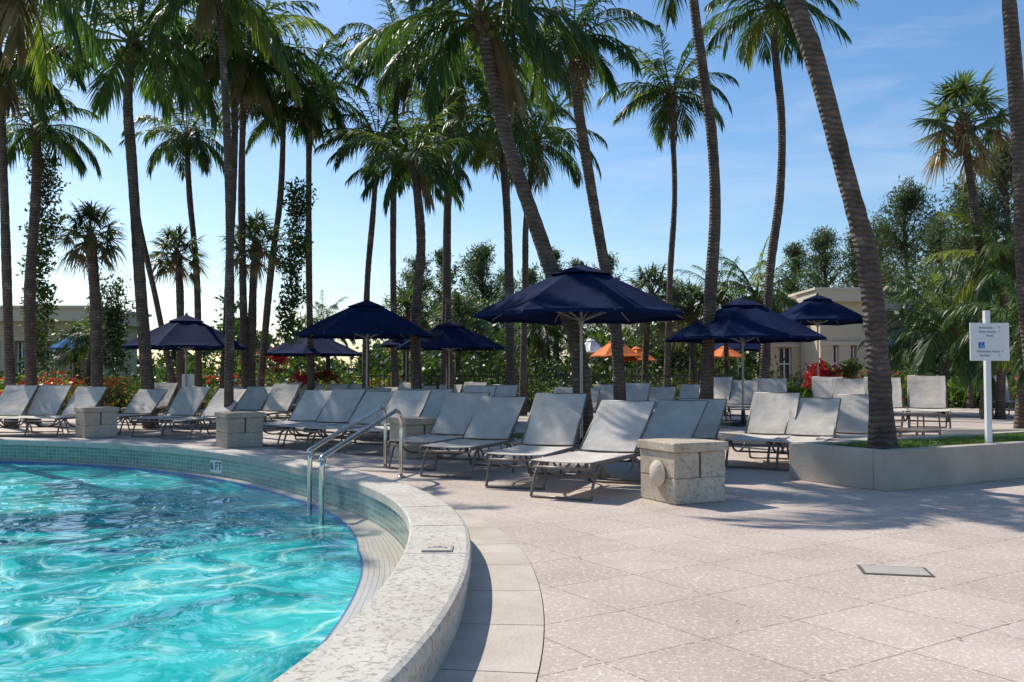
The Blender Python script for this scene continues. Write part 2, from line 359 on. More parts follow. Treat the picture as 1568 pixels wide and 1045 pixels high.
# ---------------- handrails
for (wx_,wy_,dx_,dy_) in ((474,778,590,716),(492,797,614,731)):
    a=gnd(wx_,wy_,-.12); d=gnd(dx_,dy_,0)
    dv=(Vector((d.x-a.x,d.y-a.y,0))).normalized()
    A=Vector((a.x,a.y,0)); B=Vector((d.x,d.y,0)); L=(B-A).length
    pts=[A+Vector((0,0,-.4)),A+Vector((0,0,.3)),A+dv*.04+Vector((0,0,.40)),A+dv*.16+Vector((0,0,.47)),A+dv*(L-.42)+Vector((0,0,.74)),A+dv*(L-.22)+Vector((0,0,.78)),A+dv*(L-.07)+Vector((0,0,.73)),B+Vector((0,0,.6)),B+Vector((0,0,.45)),B]
    b=MB(); b.tube(catmull(pts,60),.024,10); b.tube([B,B+Vector((0,0,.015))],.05,14)
    obj('pool_handrail',b.mesh('pool_handrail',[M['steel']],True))
# ---------------- pedestals
def pedestal(x,y,yaw,s=.6,light=False):
    b=MB(); b.box((0,0,.12),(s-.03,s-.03,.235),0)
    b.box((-s*.25+.0,0,.357),(s*.49-.02,s-.03,.235),0); b.box((s*.25,0,.357),(s*.49-.02,s-.03,.235),0)
    b.box((0,0,.23),(s-.05,s-.05,.46),1)
    b.box((0,0,.52),(s+.02,s+.02,.085),0)
    if light:
        vs=[];fs=[];n=14
        for i in range(6):
            a=i/5*math.pi/2
            for k in range(n):
                q=2*math.pi*k/n; vs.append((-s/2+.012-.07*math.sin(a)-.01,-.04+.11*math.cos(a)*math.cos(q),.27+.12*math.cos(a)*math.sin(q)))
        for i in range(5):
            for k in range(n): fs.append((i*n+k,i*n+(k+1)%n,(i+1)*n+(k+1)%n,(i+1)*n+k))
        b.add(vs,fs,2)
        b.tube([(-s/2+.0,-.04,.27),(-s/2-.02,-.04,.27)],.125,20,2)
    obj('stone_pedestal',b.mesh('stone_pedestal',[M['ped'],M['gap'],M['wall2']]),(x,y,0),yaw,bevel=.012)
pedestal(1.62,8.70,rad(25),.6,True)
for px_,py_,yw in ((634,703,30),(358,686,35),(136,671,40)):
    p=gnd(px_,py_); pedestal(p.x,p.y+.3,rad(yw),.62)
# ---------------- loungers
def lounger(name,ang):
    b=MB(); hw=.315; hz=.35; by=1.14; bl=.84
    ty=by+bl*math.cos(ang); tz=hz+bl*math.sin(ang)
    for s in (-1,1):
        x=s*hw
        b.tube(catmull([(x,-.02,.30),(x,.05,hz-.01),(x,.6,hz-.012),(x,by+.22,hz-.01)],14),.019,6,0)
        b.tube([(x*1.0,by,hz+.0),(x*1.0,ty,tz)],.018,6,0)
        b.tube(catmull([(x,.34,hz-.02),(x,.16,.29),(x,.06,.15),(x,.0,.012)],10),.016,6,0)
        b.tube(catmull([(x,by-.12,hz-.02),(x,by+.1,.28),(x,by+.22,.13),(x,by+.28,.012)],10),.016,6,0)
        b.tube(catmull([(x,.28,hz-.03),(x,.45,.2),(x,.75,.15),(x,1.05,.2),(x,by,hz-.03)],14),.014,6,0)
        b.tube([(x*.9,by+.2,hz),(x*.9,by+.42*math.cos(ang),hz+.42*math.sin(ang))],.01,5,0)
    for y,z in ((-.02,.30),(.0,.014),(by+.28,.014),(by+.22,hz),(.75,.15)):
        b.tube([(-hw,y,z),(hw,y,z)],.014,6,0)
    b.tube([(-hw,ty,tz),(hw,ty,tz)],.018,6,0)
    def sheet(P,Q,n,sag):
        P=Vector(P);Q=Vector(Q); nrm=Vector((0,-(Q-P).z,(Q-P).y)).normalized(); m=9
        vs=[];fs=[]
        for side in (0,1):
            for i in range(n+1):
                for k in range(m):
                    u=k/(m-1)*2-1; c=P.lerp(Q,i/n)
                    d=-sag*(1-u*u)*math.sin(math.pi*min(max(i/n,.1),.9))
                    vs.append(c+Vector((u*(hw+.004),0,0))+nrm*(d+.016+(0 if side else -.008)))
        o=(n+1)*m
        for i in range(n):
            for k in range(m-1):
                a=i*m+k; fs.append((a,a+1,a+m+1,a+m)[::-1]); fs.append((o+a,o+a+1,o+a+m+1,o+a+m))
            fs.append((i*m,(i+1)*m,o+(i+1)*m,o+i*m)); fs.append((i*m+m-1,o+i*m+m-1,o+(i+1)*m+m-1,(i+1)*m+m-1))
        for k in range(m-1):
            fs.append((k,k+1,o+k+1,o+k)[::-1]); a=n*m+k; fs.append((a,a+1,o+a+1,o+a))
        b.add(vs,fs,1)
    sheet((0,.0,hz-.002),(0,by-.01,hz-.002),12,.035); sheet((0,by+.03,hz+.02),(0,ty-.012,tz-.002),8,.03)
    return b.mesh(name,[M['frame'],M['sling']],(0,))
LM=[lounger('sun_lounger_a',rad(39)),lounger('sun_lounger_b',rad(36)),lounger('sun_lounger_c',rad(42)),lounger('sun_lounger_d',rad(45))]
LL=[(858,765,65),(788,749,71),(682,732,72),(630,720,70),(958,738,62),(1022,729,62),(1150,718,62),(1215,722,62),(1290,716,62),
 (556,697,70),(492,692,70),(408,684,72),(450,688,72),(268,673,76),(225,670,78),(160,666,80),(62,670,86),(12,670,86),(-45,671,86),
 (300,655,80),(340,657,78),(380,660,78),(575,672,70),(600,675,70),(520,670,72),(690,675,72),(735,668,72),
 (405,641,80),(442,641,80),(478,641,80),(515,641,80),(625,643,78),(662,643,78),(700,643,78),(745,645,78),
 (850,652,76),(880,653,76),(915,652,76),(960,650,74),(1000,650,74),(1045,652,72),(205,648,84),(560,650,78),(590,652,78)]
LT=[(1080,650,72),(1128,651,72),(1180,650,72),(1272,648,70),(1300,652,70),(1362,661,68),(1424,662,68),(1540,640,70)]
for (a,bq,h) in LL:
    p=gnd(a,bq); obj('sun_lounger',random.choice(LM),(p.x,p.y,.0),rad(h-90+random.uniform(-4,4)))
for (a,bq,h) in LT:
    p=gnd(a,bq,.2); obj('sun_lounger',random.choice(LM),(p.x,p.y,.2),rad(h-90+random.uniform(-4,4)))
def side_table(p):
    b=MB(); b.box((0,0,.36),(.45,.45,.025),0)
    for x in(-.19,.19):
        for y in(-.19,.19): b.tube([(x,y,.35),(x*1.1,y*1.1,0)],.014,6,0)
    obj('side_table',b.mesh('side_table',[M['frame']]),p,rad(30),bevel=.005)
side_table(gnd(822,726)); side_table(gnd(1410,668,.2)); side_table(gnd(740,690)); side_table(gnd(1340,702)+Vector((.9,0.6,0)))
# ---------------- umbrellas
def umbrella(px_,D,rimpx,toppx,wpx,mat='navy',zb=0,yaw=None,name='patio_umbrella'):
    c=at(px_,rimpx,D); rz=c.z; tz=at(px_,toppx,D).z; R=wpx*D/F/2; Hh=max(tz-rz,.45*R*.8)
    b=MB(); n=8; S=8;T=6; yaw=random.random() if yaw is None else yaw
    def rib(k,s): 
        a=yaw+2*math.pi*k/n; r=R*(1-s)+.22*R*s
        return Vector((math.cos(a)*r,math.sin(a)*r,rz+Hh*.80*s+.012*math.sin(math.pi*s)*R))
    for k in range(n):
        vs=[];fs=[]
        for i in range(S+1):
            s=i/S; A=rib(k,s);B=rib(k+1,s)
            for j in range(T+1):
                t=j/T; p=A.lerp(B,t); w=math.sin(math.pi*t)
                p.z-=.05*R*w*(1-s)*(.25+s*1.9) 
                if i==0: p.z+=.035*w
                vs.append(p)
        for j in range(T+1):
            v=vs[j].copy(); v.z-=.05; v.x*=1.002; v.y*=1.002; vs.append(v)
        W=T+1
        for i in range(S):
            for j in range(T): a=i*W+j; fs.append((a,a+1,a+W+1,a+W))
        o=(S+1)*W
        for j in range(T): fs.append((j,j+1,o+j+1,o+j)[::-1])
        b.add(vs,fs,0)
        a0=yaw+2*math.pi*k/n;a1=yaw+2*math.pi*(k+1)/n; r=.29*R; z0=rz+Hh*.785
        b.add([(math.cos(a0)*r,math.sin(a0)*r,z0),(math.cos(a1)*r,math.sin(a1)*r,z0),(math.cos(a1)*.03,math.sin(a1)*.03,rz+Hh*.98),(math.cos(a0)*.03,math.sin(a0)*.03,rz+Hh*.98)],[(0,1,2,3)],0)
        p0=rib(k,0);p1=rib(k,1); p0.z-=.015;p1.z-=.02
        b.tube([p0,p1],.009,5,1); mid=p0.lerp(p1,.5); b.tube([mid,(0,0,rz-.08)],.008,5,1)
    b.tube([(0,0,zb),(0,0,rz+Hh*.97)],.021,8,1); b.tube([(0,0,rz-.13),(0,0,rz-.03)],.04,8,1)
    b.tube([(0,0,rz+Hh*.95),(0,0,rz+Hh*1.0),(0,0,rz+Hh*1.06)],[.035,.04,.01],8,2)
    b.tube([(0,0,zb),(0,0,zb+.06),(0,0,zb+.08),(0,0,zb+.3)],[.27,.26,.05,.035],16,2)
    me=b.mesh(name,[M[mat],M['pole'],M['black']]); obj(name,me,(c.x,D,0))
umbrella(890,12.75,484,404,334,yaw=.2); umbrella(562,19,513,459,216,yaw=.35); umbrella(285,22,532,482,192)
umbrella(477,27,543,508,156); umbrella(688,23,533,492,172); umbrella(1137,17.4,519,456,246,zb=.2)
umbrella(1252,24,493,451,160,zb=.2); umbrella(1385,33,532,502,112); umbrella(1130,33,536,508,90)
umbrella(622,26.4,530,505,90)
umbrella(942,32,546,519,82,'orange',name='orange_umbrella'); umbrella(1110,31.5,547,529,60,'orange',name='orange_umbrella'); umbrella(975,33,552,530,60,'orange',name='orange_umbrella'); umbrella(112,31.5,534,514,74,'bluec')
umbrella(905,34.5,540,518,50,'white',name='white_umbrella')
# ---------------- planter
A=Vector((3.80,9.28)); u=Vector((.868,.497)); v=Vector((-.497,.868))
b=MB()
def pb(s0,s1,t0,t1,z0,z1,mi):
    c=A+u*(s0+s1)/2+v*(t0+t1)/2; b.box((c.x,c.y,(z0+z1)/2),(s1-s0,t1-t0,z1-z0),mi,math.atan2(u.y,u.x))
pb(0,12,0,.16,0,.41,0); pb(0,.16,.162,1.3,0,.409,0); pb(.162,12,1.14,1.3,0,.408,0); pb(.16,12,.16,1.14,.0,.37,1)
obj('tree_planter',b.mesh('tree_planter',[M['conc'],M['grass']]),bevel=.008)
# ---------------- leaf clouds
def quads(name,V,mats,mi=None,parent=None):
    n=len(V); me=bpy.data.meshes.new(name); me.vertices.add(n*4); me.vertices.foreach_set('co',V.astype(np.float32).ravel())
    me.loops.add(n*4); me.loops.foreach_set('vertex_index',np.arange(n*4,dtype=np.int32)); me.polygons.add(n)
    me.polygons.foreach_set('loop_start',np.arange(0,n*4,4,dtype=np.int32)); me.polygons.foreach_set('loop_total',np.full(n,4,dtype=np.int32))
    for m in mats: me.materials.append(m)
    if mi is not None: me.polygons.foreach_set('material_index',mi.astype(np.int32))
    me.update(calc_edges=True); return obj(name,me,parent=parent)
def leaf_quads(P,size,asp,up=0.0,jit=.35):
    n=len(P); d=rng.normal(size=(n,3)); d[:,2]+=up; d/=np.linalg.norm(d,axis=1)[:,None]
    e=rng.normal(size=(n,3)); e-=d*(e*d).sum(1)[:,None]; e/=np.linalg.norm(e,axis=1)[:,None]
    L=(size*(1+jit*rng.normal(size=n)).clip(.4,2))[:,None]; w=L*asp
    return np.stack([P-e*w*.25,P+d*L*.45+e*w*-.5,P+d*L,P+d*L*.45+e*w*.5],1)
def cloud_pts(blobs,n):
    B=np.array(blobs); wt=(B[:,3]*B[:,4]*B[:,5])**.67; ix=rng.choice(len(B),n,p=wt/wt.sum()); d=rng.normal(size=(n,3)); d/=np.linalg.norm(d,axis=1)[:,None]
    r=rng.random(n)**.4; lump=1+.25*np.sin(d[:,0]*7+ix)*np.sin(d[:,1]*6+ix*2)+.15*np.sin(d[:,2]*11+ix)
    return B[ix,:3]+d*(r*lump)[:,None]*B[ix,3:6]
def shrubs(name,blobs,n,size,mats,probs,asp=.5,up=.2,parent=None,zmin=0.02):
    P=cloud_pts(blobs,n); P=P[P[:,2]>zmin]; V=leaf_quads(P,size,asp,up)
    h=np.sin(P[:,0]*1.3+1)*1.5+np.sin(P[:,1]*2.9)+np.sin(P[:,2]*3.1+P[:,0])+rng.normal(size=len(P))*.6
    rk=np.argsort(np.argsort(h))/len(h); mi=np.searchsorted(np.cumsum(probs),rk).clip(0,len(mats)-1)
    return quads(name,V,mats,mi,parent)
# ---------------- palms
def leaflet(b,p,d,L,w,drop,mi):
    d=d.normalized(); sd_=d.cross(Vector((0,0,1)))
    if sd_.length<.05: sd_=Vector((1,0,0))
    sd_.normalize(); sd_=(sd_+Vector((random.uniform(-.5,.5),random.uniform(-.5,.5),random.uniform(-.6,.6)))).normalized()
    m=p+d*L*.5+Vector((0,0,-drop*L*.18)); e=p+d*L*.92+Vector((0,0,-drop*L*.62))
    b.add([p-sd_*w*.35,p+sd_*w*.35,m+sd_*w*.5,m-sd_*w*.5,e],[(0,1,2,3),(3,2,4)],mi)
def coco_crown(name,nf,seed,L0=2.6,dead=2,yel=.12):
    random.seed(seed); b=MB(); wind=Vector((random.uniform(-.1,.1),random.uniform(-.1,.1),0))
    for i in range(nf):
        q=i/(nf-1); az=i*2.39996+random.uniform(-.35,.35)
        e=rad(82-108*q**.85+random.uniform(-12,12)); L=L0*(.78+.35*math.sin(math.pi*min(1,.25+q*.8)))*random.uniform(.8,1.12)
        isd=i>=nf-dead
        if isd: e=rad(-45-random.uniform(0,30)); L*=.7
        mi=2 if isd else (1 if random.random()<yel+.15*(q>.75) else 0)
        p=Vector((math.cos(az)*.1,math.sin(az)*.1,-.1*q)); n=14; pts=[p.copy()]; st=L/n; bend=rad(random.uniform(3.6,8.2)); dirs=[]; a2=az; tw=random.uniform(-.035,.035)
        for k in range(n):
            d=Vector((math.cos(e)*math.cos(a2),math.cos(e)*math.sin(a2),math.sin(e)))+wind*(k/n); d.normalize(); dirs.append(d)
            p=p+d*st; pts.append(p.copy()); e=max(e-bend*(.6+1.1*k/n)*max(.15,math.cos(e)),rad(-86)); a2+=tw
        dirs.append(dirs[-1]); b.tube([pts[k] for k in range(0,n+1,2)],[.028*(1-.85*k/n)+.004 for k in range(0,n+1,2)],3,3 if not isd else 2,False)
        m=40
        for j in range(m):
            t=.14+.86*(j+random.uniform(-.2,.2))/m; t=min(t,.999); x=t*n;k=int(x);f=x-k; P=pts[k].lerp(pts[min(k+1,n)],f); d=dirs[k]
            side=d.cross(Vector((0,0,1))) 
            if side.length<.1: side=Vector((-math.sin(az),math.cos(az),0))
            side.normalize(); prof=(.4+.6*math.sin(math.pi*min(1,(t*.95+.08))**.8)) 
            for s in(-1,1):
                if random.random()<.06: continue
                dd=side*s*(1-.55*t)+d*(.35+.8*t)+Vector((0,0,.12-.45*random.random()))
                leaflet(b,P,dd,.76*L0/2.6*prof*random.uniform(.75,1.12),.050,random.uniform(.5,1.35)*(1.3 if isd else 1),mi)
    b.tube([(0,0,-.55),(0,0,-.3),(0,0,-.05),(0,0,.25)],[.10,.16,.15,.05],9,4)
    for i in range(9):
        a=i*.7; c=Vector((math.cos(a)*.2,math.sin(a)*.2,-.28-.12*(i%2)))
        b.tube([c+Vector((0,0,.1)),c+Vector((0,0,.06)),c,c-Vector((0,0,.08)),c-Vector((0,0,.11))],[.02,.07,.09,.06,.01],7,1 if i%2 else 4)
    return b.mesh(name,[M['leaf'],M['leafy'],M['dead'],M['leafy'],M['boot']])
def fan_crown(name,nf,seed,dead=8):
    random.seed(seed); b=MB()
    for i in range(nf):
        q=i/(nf-1); az=i*2.39996+random.uniform(-.3,.3); e=rad(85-125*q+random.uniform(-10,10)); isd=i>=nf-dead
        d=Vector((math.cos(e)*math.cos(az),math.cos(e)*math.sin(az),math.sin(e))); p0=Vector((0,0,-.15*q)); pl=random.uniform(.55,.85)
        p1=p0+d*pl*.6; p2=p1+(d+Vector((0,0,-.18))).normalized()*pl*.4; mi=1 if isd else 0
        b.tube([p0,p1,p2],[.018,.014,.01],4,mi,False)
        side=d.cross(Vector((0,0,1))); side=side.normalized() if side.length>.1 else Vector((1,0,0)); side=(side+Vector((0,0,random.uniform(-.5,.5)))).normalized()
        m=24
        for j in range(m):
            a=rad(-125+250*j/(m-1)); dd=d*math.cos(a)+side*math.sin(a)+Vector((0,0,-.12-.1*abs(math.sin(a))))
            leaflet(b,p2,dd,.72*(.75+.25*math.cos(a))*random.uniform(.85,1.1),.05,random.uniform(.2,.9)*(1.6 if isd else 1),mi)
    b.tube([(0,0,-.7),(0,0,-.4),(0,0,-.1),(0,0,.2)],[.13,.22,.2,.05],10,2)
    for i in range(26):
        a=i*2.4; z=-.65+.5*i/26; b.tube([(math.cos(a)*.13,math.sin(a)*.13,z),(math.cos(a)*.3,math.sin(a)*.3,z+.16)],[.035,.01],4,2)
    return b.mesh(name,[M['fan'],M['dead'],M['boot']])
CC=[coco_crown('palm_crown_mesh',nf,s,2.6,dd_,y) for s,nf,y,dd_ in ((1,25,.08,1),(2,27,.12,0),(3,23,.08,1),(4,25,.25,2),(5,22,.1,0))]
FC=[fan_crown('fan_crown_mesh',36,s) for s in (21,22)]
random.seed(5)
def palm(D,pts,r,cpx,kind='c',zb=0,name=None,dd=None,thick=.8):
    P=[at(x,y,D) for x,y in pts]; P[0].z=zb-.05
    if dd is None: dd=random.uniform(-.6,.6)
    for i,p in enumerate(P): p.y+=dd*(i/(len(P)-1))**2
    base=P[0].copy(); e=empty(name or ('coconut_palm' if kind=='c' else 'fan_palm'),base)
    Q=[p-base for p in P]; n=64; C=catmull(Q,n); rs=[]; wob=random.random()*6
    for i in range(n+1):
        t=i/n; rr=r*thick*(1.0-.25*t)*(1+.5*math.exp(-t*18)); rr*=1+.04*(i%2)+random.uniform(-.03,.03)+.05*math.sin(t*17+wob); rs.append(rr)
    b=MB(); b.tube(C,rs,10,0); obj('trunk',b.mesh('trunk',[M['trunk']],True),parent=e)
    if cpx:
        me=random.choice(CC if kind=='c' else FC); R0=2.25 if kind=='c' else 1.4
        s=cpx*D/F/R0; o=obj('crown',me,C[-1],random.uniform(0,6.28),parent=e,scale=s)
        tt=(C[-1]-C[-6]).normalized(); o.rotation_mode='QUATERNION'
        o.rotation_quaternion=Vector((0,0,1)).rotation_difference(tt.lerp(Vector((0,0,1)),.6).normalized())@Matrix.Rotation(random.uniform(0,6.28),4,'Z').to_quaternion()
    return e
palm(9.95,[(1352,690),(1345,560),(1328,400),(1290,250),(1250,100),(1215,0),(1160,-180),(1120,-420)],.15,300,zb=.35,dd=0)
palm(17,[(1080,620),(1086,480),(1095,330),(1090,210),(1075,100),(1060,-20),(1050,-150)],.145,170,dd=0)
palm(22,[(1168,620),(1178,430),(1194,300),(1197,190),(1188,90),(1180,10)],.14,105,zb=.2)
palm(13,[(898,690),(885,540),(860,460),(815,330),(775,210),(748,90),(735,20)],.14,195,dd=0,thick=.85)
palm(17,[(952,620),(942,500),(918,370),(895,240),(880,150),(874,75)],.14,120)
palm(28,[(1020,620),(1026,430),(1034,290),(1028,135)],.125,98)
palm(22,[(782,620),(780,450),(775,300),(762,180)],.14,105)
palm(26,[(800,600),(804,430),(806,330),(820,220)],.12,100)
palm(20,[(640,620),(636,500),(644,370),(632,240)],.15,100)
palm(26,[(606,600),(602,400),(605,200),(612,90)],.12,100)
palm(26,[(560,600),(562,450),(572,330),(582,215)],.12,85)
palm(28,[(680,600),(682,400),(684,190)],.13,100)
palm(26,[(478,600),(474,400),(478,140)],.13,100)
palm(22,[(342,620),(350,400),(355,200),(345,40)],.13,150)
palm(24,[(378,620),(372,400),(374,240),(385,100)],.13,120)
palm(20,[(232,620),(215,440),(202,250),(196,150),(205,60)],.16,165)
palm(28,[(305,600),(302,430),(292,300),(290,210)],.13,80)
palm(22,[(50,620),(45,450),(52,300),(50,190)],.17,105)
palm(20,[(18,640),(12,450),(8,250),(5,90)],.13,130)
palm(26,[(395,600),(415,420),(432,300),(440,170)],.13,85)
palm(24,[(690,600),(686,400),(690,180),(700,110)],.11,105)
palm(26,[(275,600),(240,460),(215,330),(208,200)],.11,0)
palm(15,[(-60,700),(-40,400),(-20,150),(30,-60)],.13,200)
palm(18,[(350,640),(352,400),(345,150),(330,-40)],.11,140)
palm(12,[(1600,700),(1572,450),(1560,200),(1545,0),(1520,-300)],.14,230,dd=0)
palm(20,[(150,620),(150,480),(152,365)],.17,66,'f'); palm(26,[(278,600),(274,450),(264,385)],.15,56,'f')
palm(24,[(384,600),(386,450),(388,370)],.15,64,'f'); palm(20,[(1512,620),(1506,400),(1494,175)],.14,100,'f')
palm(32,[(700,600),(702,520),(705,490)],.14,55,'f'); palm(30,[(985,600),(990,500),(995,455)],.14,66,'f'); palm(30,[(620,600),(622,520),(624,480)],.14,55,'f')
palm(34,[(115,600),(118,560),(118,525)],.14,50,'f'); palm(30,[(1060,600),(1060,520),(1058,470)],.14,55,'f')
for x,y,D,c in ((1165,450,28,80),(1440,510,22,110),(1530,400,20,100),(1560,500,16,110),(1485,470,26,90),(130,520,28,55),(500,500,34,50),(830,500,34,60),(1110,450,30,60)):
    palm(D,[(x,620),(x+3,(600+y)/2),(x,y)],.12,c,'c',name='young_palm')
def ivy(px0,py0,px1,py1,D,wd,n):
    bl=[]
    for i in range(26):
        t=i/25; p=at(px0+(px1-px0)*t+random.uniform(-9,9),py0+(py1-py0)*t,D); r=wd*random.uniform(.35,1.1); bl.append((p.x,p.y,p.z,r,r,r*1.2))
    shrubs('climbing_vine',bl,n,.10,[M['dark'],M['mid']],[.75,.25])
ivy(440,520,456,290,24,.36,3800); ivy(62,560,68,250,23,.42,4800); ivy(175,560,172,440,26,.6,3000)
# ---------------- casuarinas
def casuarina(px_,top,D,wpx,n=7000,zb=0,size=.25):
    p=at(px_,top,D); Hh=p.z; W=wpx*1.35*D/F/2; x0=p.x; e=empty('australian_pine',(x0,D,zb))
    b=MB(); b.tube([(0,0,0),(.1,0,Hh*.5),(0,.1,Hh*.95)],[.28,.16,.03],8,0); bl=[]
    for i in range(90):
        t=random.random()**.7; z=Hh*(.15+.83*t); a=random.random()*6.28; R=W*min(1,(1.12-t)*1.35)*random.uniform(.35,1.2)
        q=Vector((math.cos(a)*R,math.sin(a)*R,min(z+.45*R,Hh))); b.tube([(0,0,z*.92),(q.x*.5,q.y*.5,z),q],[.05,.03,.01],4,0,False)
        r=W*random.uniform(.08,.24); bl.append((q.x,q.y,q.z,r*1.1,r*1.1,r*1.1)); bl.append((q.x*.6,q.y*.6,z,r,r,r))
    obj('trunk',b.mesh('trunk',[M['bark']]),parent=e)
    P=cloud_pts(bl,n); V=leaf_quads(P,size,.22,.5); mi=(np.sin(P[:,0]*2)+np.sin(P[:,2]*2.3)+rng.normal(size=len(P))*.6>.7).astype(int)
    quads('foliage',V,[M['pine'],M['mid']],mi,parent=e)
for a in ((1385,290,55,130,14000),(1262,350,60,90,9000),(1310,360,62,80,7000),(1215,378,64,70,6000),(1480,280,48,130,12000),(1540,215,46,130,13000),(1440,335,52,90,7000),
          (640,390,60,80,8000),(680,384,62,60,6000),(738,380,60,90,9000),(850,385,62,60,6000),(885,402,64,60,5000),(930,388,62,70,6000),
          (815,405,66,60,4500),(775,420,66,70,4500),(1035,438,60,90,5000),(1345,340,60,80,6000)):
    casuarina(*a)
# ---------------- background vegetation masses
random.seed(9)
def belt(name,x0,x1,D,dD,h0,h1,nb,n,size,mats,probs,rs=(.6,1.3)):
    bl=[]
    for i in range(nb):
        px_=random.uniform(x0,x1); d=D+random.uniform(-dD,dD); x=(px_-784)/F*d; h=random.uniform(h0,h1)*(.75+.35*math.sin(px_*.02)+.15*math.sin(px_*.057)); r=random.uniform(*rs)
        z=random.random()*h; bl.append((x,d,max(z-.3,.3),r,r,r*random.uniform(.6,.9)))
    return shrubs(name,bl,n,size,mats,probs)
belt('shrub_mass',150,600,44,4,2.4,4.2,150,20000,.24,[M['dark'],M['mid'],M['lite']],[.6,.34,.06])
belt('shrub_mass',500,1150,43,4,2.8,4.6,230,34000,.24,[M['dark'],M['mid'],M['lite']],[.62,.33,.05])
belt('shrub_mass',1400,1640,34,4,3.0,5.4,130,18000,.22,[M['dark'],M['mid'],M['lite']],[.48,.37,.15])
belt('broadleaf_trees',580,960,54,4,4.0,6.2,130,17000,.32,[M['dark'],M['mid'],M['lite']],[.55,.39,.06],(.8,1.5))
belt('broadleaf_trees',1400,1660,44,4,6.0,8.5,110,18000,.3,[M['dark'],M['mid'],M['pine']],[.45,.3,.25],(.9,1.7))
belt('broadleaf_trees',940,1230,52,4,3.5,5.2,90,12000,.3,[M['dark'],M['mid'],M['lite']],[.5,.4,.1],(.8,1.5))
belt('distant_trees',-200,1800,85,8,5,7.5,240,30000,.5,[M['dark'],M['mid']],[.5,.5])
belt('low_shrubs',-60,560,32.8,1.5,.9,2.0,120,15000,.17,[M['dark'],M['mid'],M['lite']],[.48,.36,.16])
belt('low_shrubs',560,880,33,2,1.4,2.4,90,13000,.17,[M['dark'],M['mid'],M['lite']],[.58,.34,.08])
belt('flowering_hedge',-60,250,28,.8,.6,1.0,70,14000,.12,[M['mid'],M['dark'],M['yel'],M['lite'],M['red']],[.36,.22,.17,.15,.10])
belt('flowering_hedge',250,640,29,1.0,.7,1.2,80,14000,.12,[M['mid'],M['lite'],M['dark'],M['yel'],M['red']],[.36,.22,.24,.09,.09])
belt('clipped_hedge',560,1120,29.5,.8,.7,1.1,110,16000,.11,[M['dark'],M['mid'],M['lite']],[.5,.4,.1])
belt('flowering_hedge',1080,1640,28,1.0,.8,1.4,110,17000,.13,[M['mid'],M['dark'],M['lite'],M['red']],[.42,.34,.14,.10])
def flowers(px0,px1,D,z0,z1,nb,n):
    bl=[]
    for i in range(nb):
        x=(random.uniform(px0,px1)-784)/F*D; r=random.uniform(.18,.35); bl.append((x,D+random.uniform(-.4,.4),random.uniform(z0,z1),r,r,r*.7))
    shrubs('bougainvillea',bl,n,.09,[M['red'],M['mid']],[.62,.38],.8)
flowers(1235,1335,25.5,.9,1.5,14,2000); flowers(20,75,26.5,.6,.9,6,700); flowers(455,505,26.5,.8,1.2,6,600); flowers(395,430,30,1.2,1.8,6,700)
def clumps(name,pl,n,L,mat,spread=.35,w=.06):
    P=[] 
    for p in pl: 
        P.append(np.array([p.x,p.y,p.z])+rng.normal(size=(n,3))*np.array([spread,spread,.0]))
    P=np.concatenate(P); d=rng.normal(size=P.shape)*.45; d[:,2]=1; d/=np.linalg.norm(d,axis=1)[:,None]
    e=np.cross(d,rng.normal(size=P.shape)); e/=np.linalg.norm(e,axis=1)[:,None]; l=L*(.7+.5*rng.random((len(P),1)))
    o=d.copy(); o[:,2]=-.1; tip=P+d*l*.75+o*l*.35
    V=np.stack([P-e*l*w*.5,P+e*l*w*.5,P+d*l*.6+e*l*w*.5,P+d*l*.6-e*l*w*.5],1); V2=np.stack([P+d*l*.6-e*l*w*.5,P+d*l*.6+e*l*w*.5,tip+e*l*w*.1,tip-e*l*w*.1],1)
    return quads(name,np.concatenate([V,V2]),[mat])
clumps('variegated_liriope',[gnd(x,622+random.uniform(-5,5)) for x in range(785,1080,9)],150,.98,M['vari'])
clumps('variegated_liriope',[gnd(x,624) for x in (350,372,395,165,180,205,230)],150,1.0,M['vari'])
clumps('variegated_liriope',[gnd(x,624,.2) for x in (1180,1200,1225,1500,1530,1480)],150,.95,M['blade'])
clumps('grass_patch',[gnd(x,670+random.uniform(-4,4),.01) for x in range(835,885,5)],90,.1,M['blade'],.25,.12)
pp=[Vector((*(A+u*s+v*random.uniform(.25,1.05)),.37)) for s in np.arange(.3,5,.07)]
clumps('planter_grass',pp,90,.06,M['blade'],.08,.12)
b=MB(); q=gnd(862,668); b.tube([(q.x,q.y,.0),(q.x,q.y,.012)],1.1,24,0); obj('grass_bed',b.mesh('grass_bed',[M['grass']]))
# fallen palm debris on the deck
pts=[]
for i in range(70):
    x=random.uniform(-1.0,6); y=random.uniform(4.0,15)
    if math.hypot(x-PC.x,y-PC.y)>9.9: pts.append((x,y,.008))
V=[]
for (x,y,z) in pts:
    a=random.random()*6.28; l=random.uniform(.015,.05); w_=.006; d=np.array([math.cos(a),math.sin(a),0]); e_=np.array([-math.sin(a),math.cos(a),0]); P=np.array([x,y,z])
    V.append([P-e_*w_,P+d*l-e_*w_*.3+[0,0,.006],P+d*l+e_*w_*.3+[0,0,.006],P+e_*w_])
quads('leaf_litter',np.array(V),[M['boot']])
# ---------------- fence
b=MB(); f0=at(560,600,27.2);f1=at(1100,600,27.2); x=f0.x
while x<f1.x:
    b.box((x,26.6,.62),(.018,.018,1.1),0); x+=.13
for z in (.15,1.12): b.box(((f0.x+f1.x)/2,26.6,z),(f1.x-f0.x,.03,.035),0)
x=f0.x
while x<f1.x+.1: b.box((x+.065,26.6,.66),(.06,.06,1.28),0); x+=1.95
obj('iron_fence',b.mesh('iron_fence',[M['black']]))
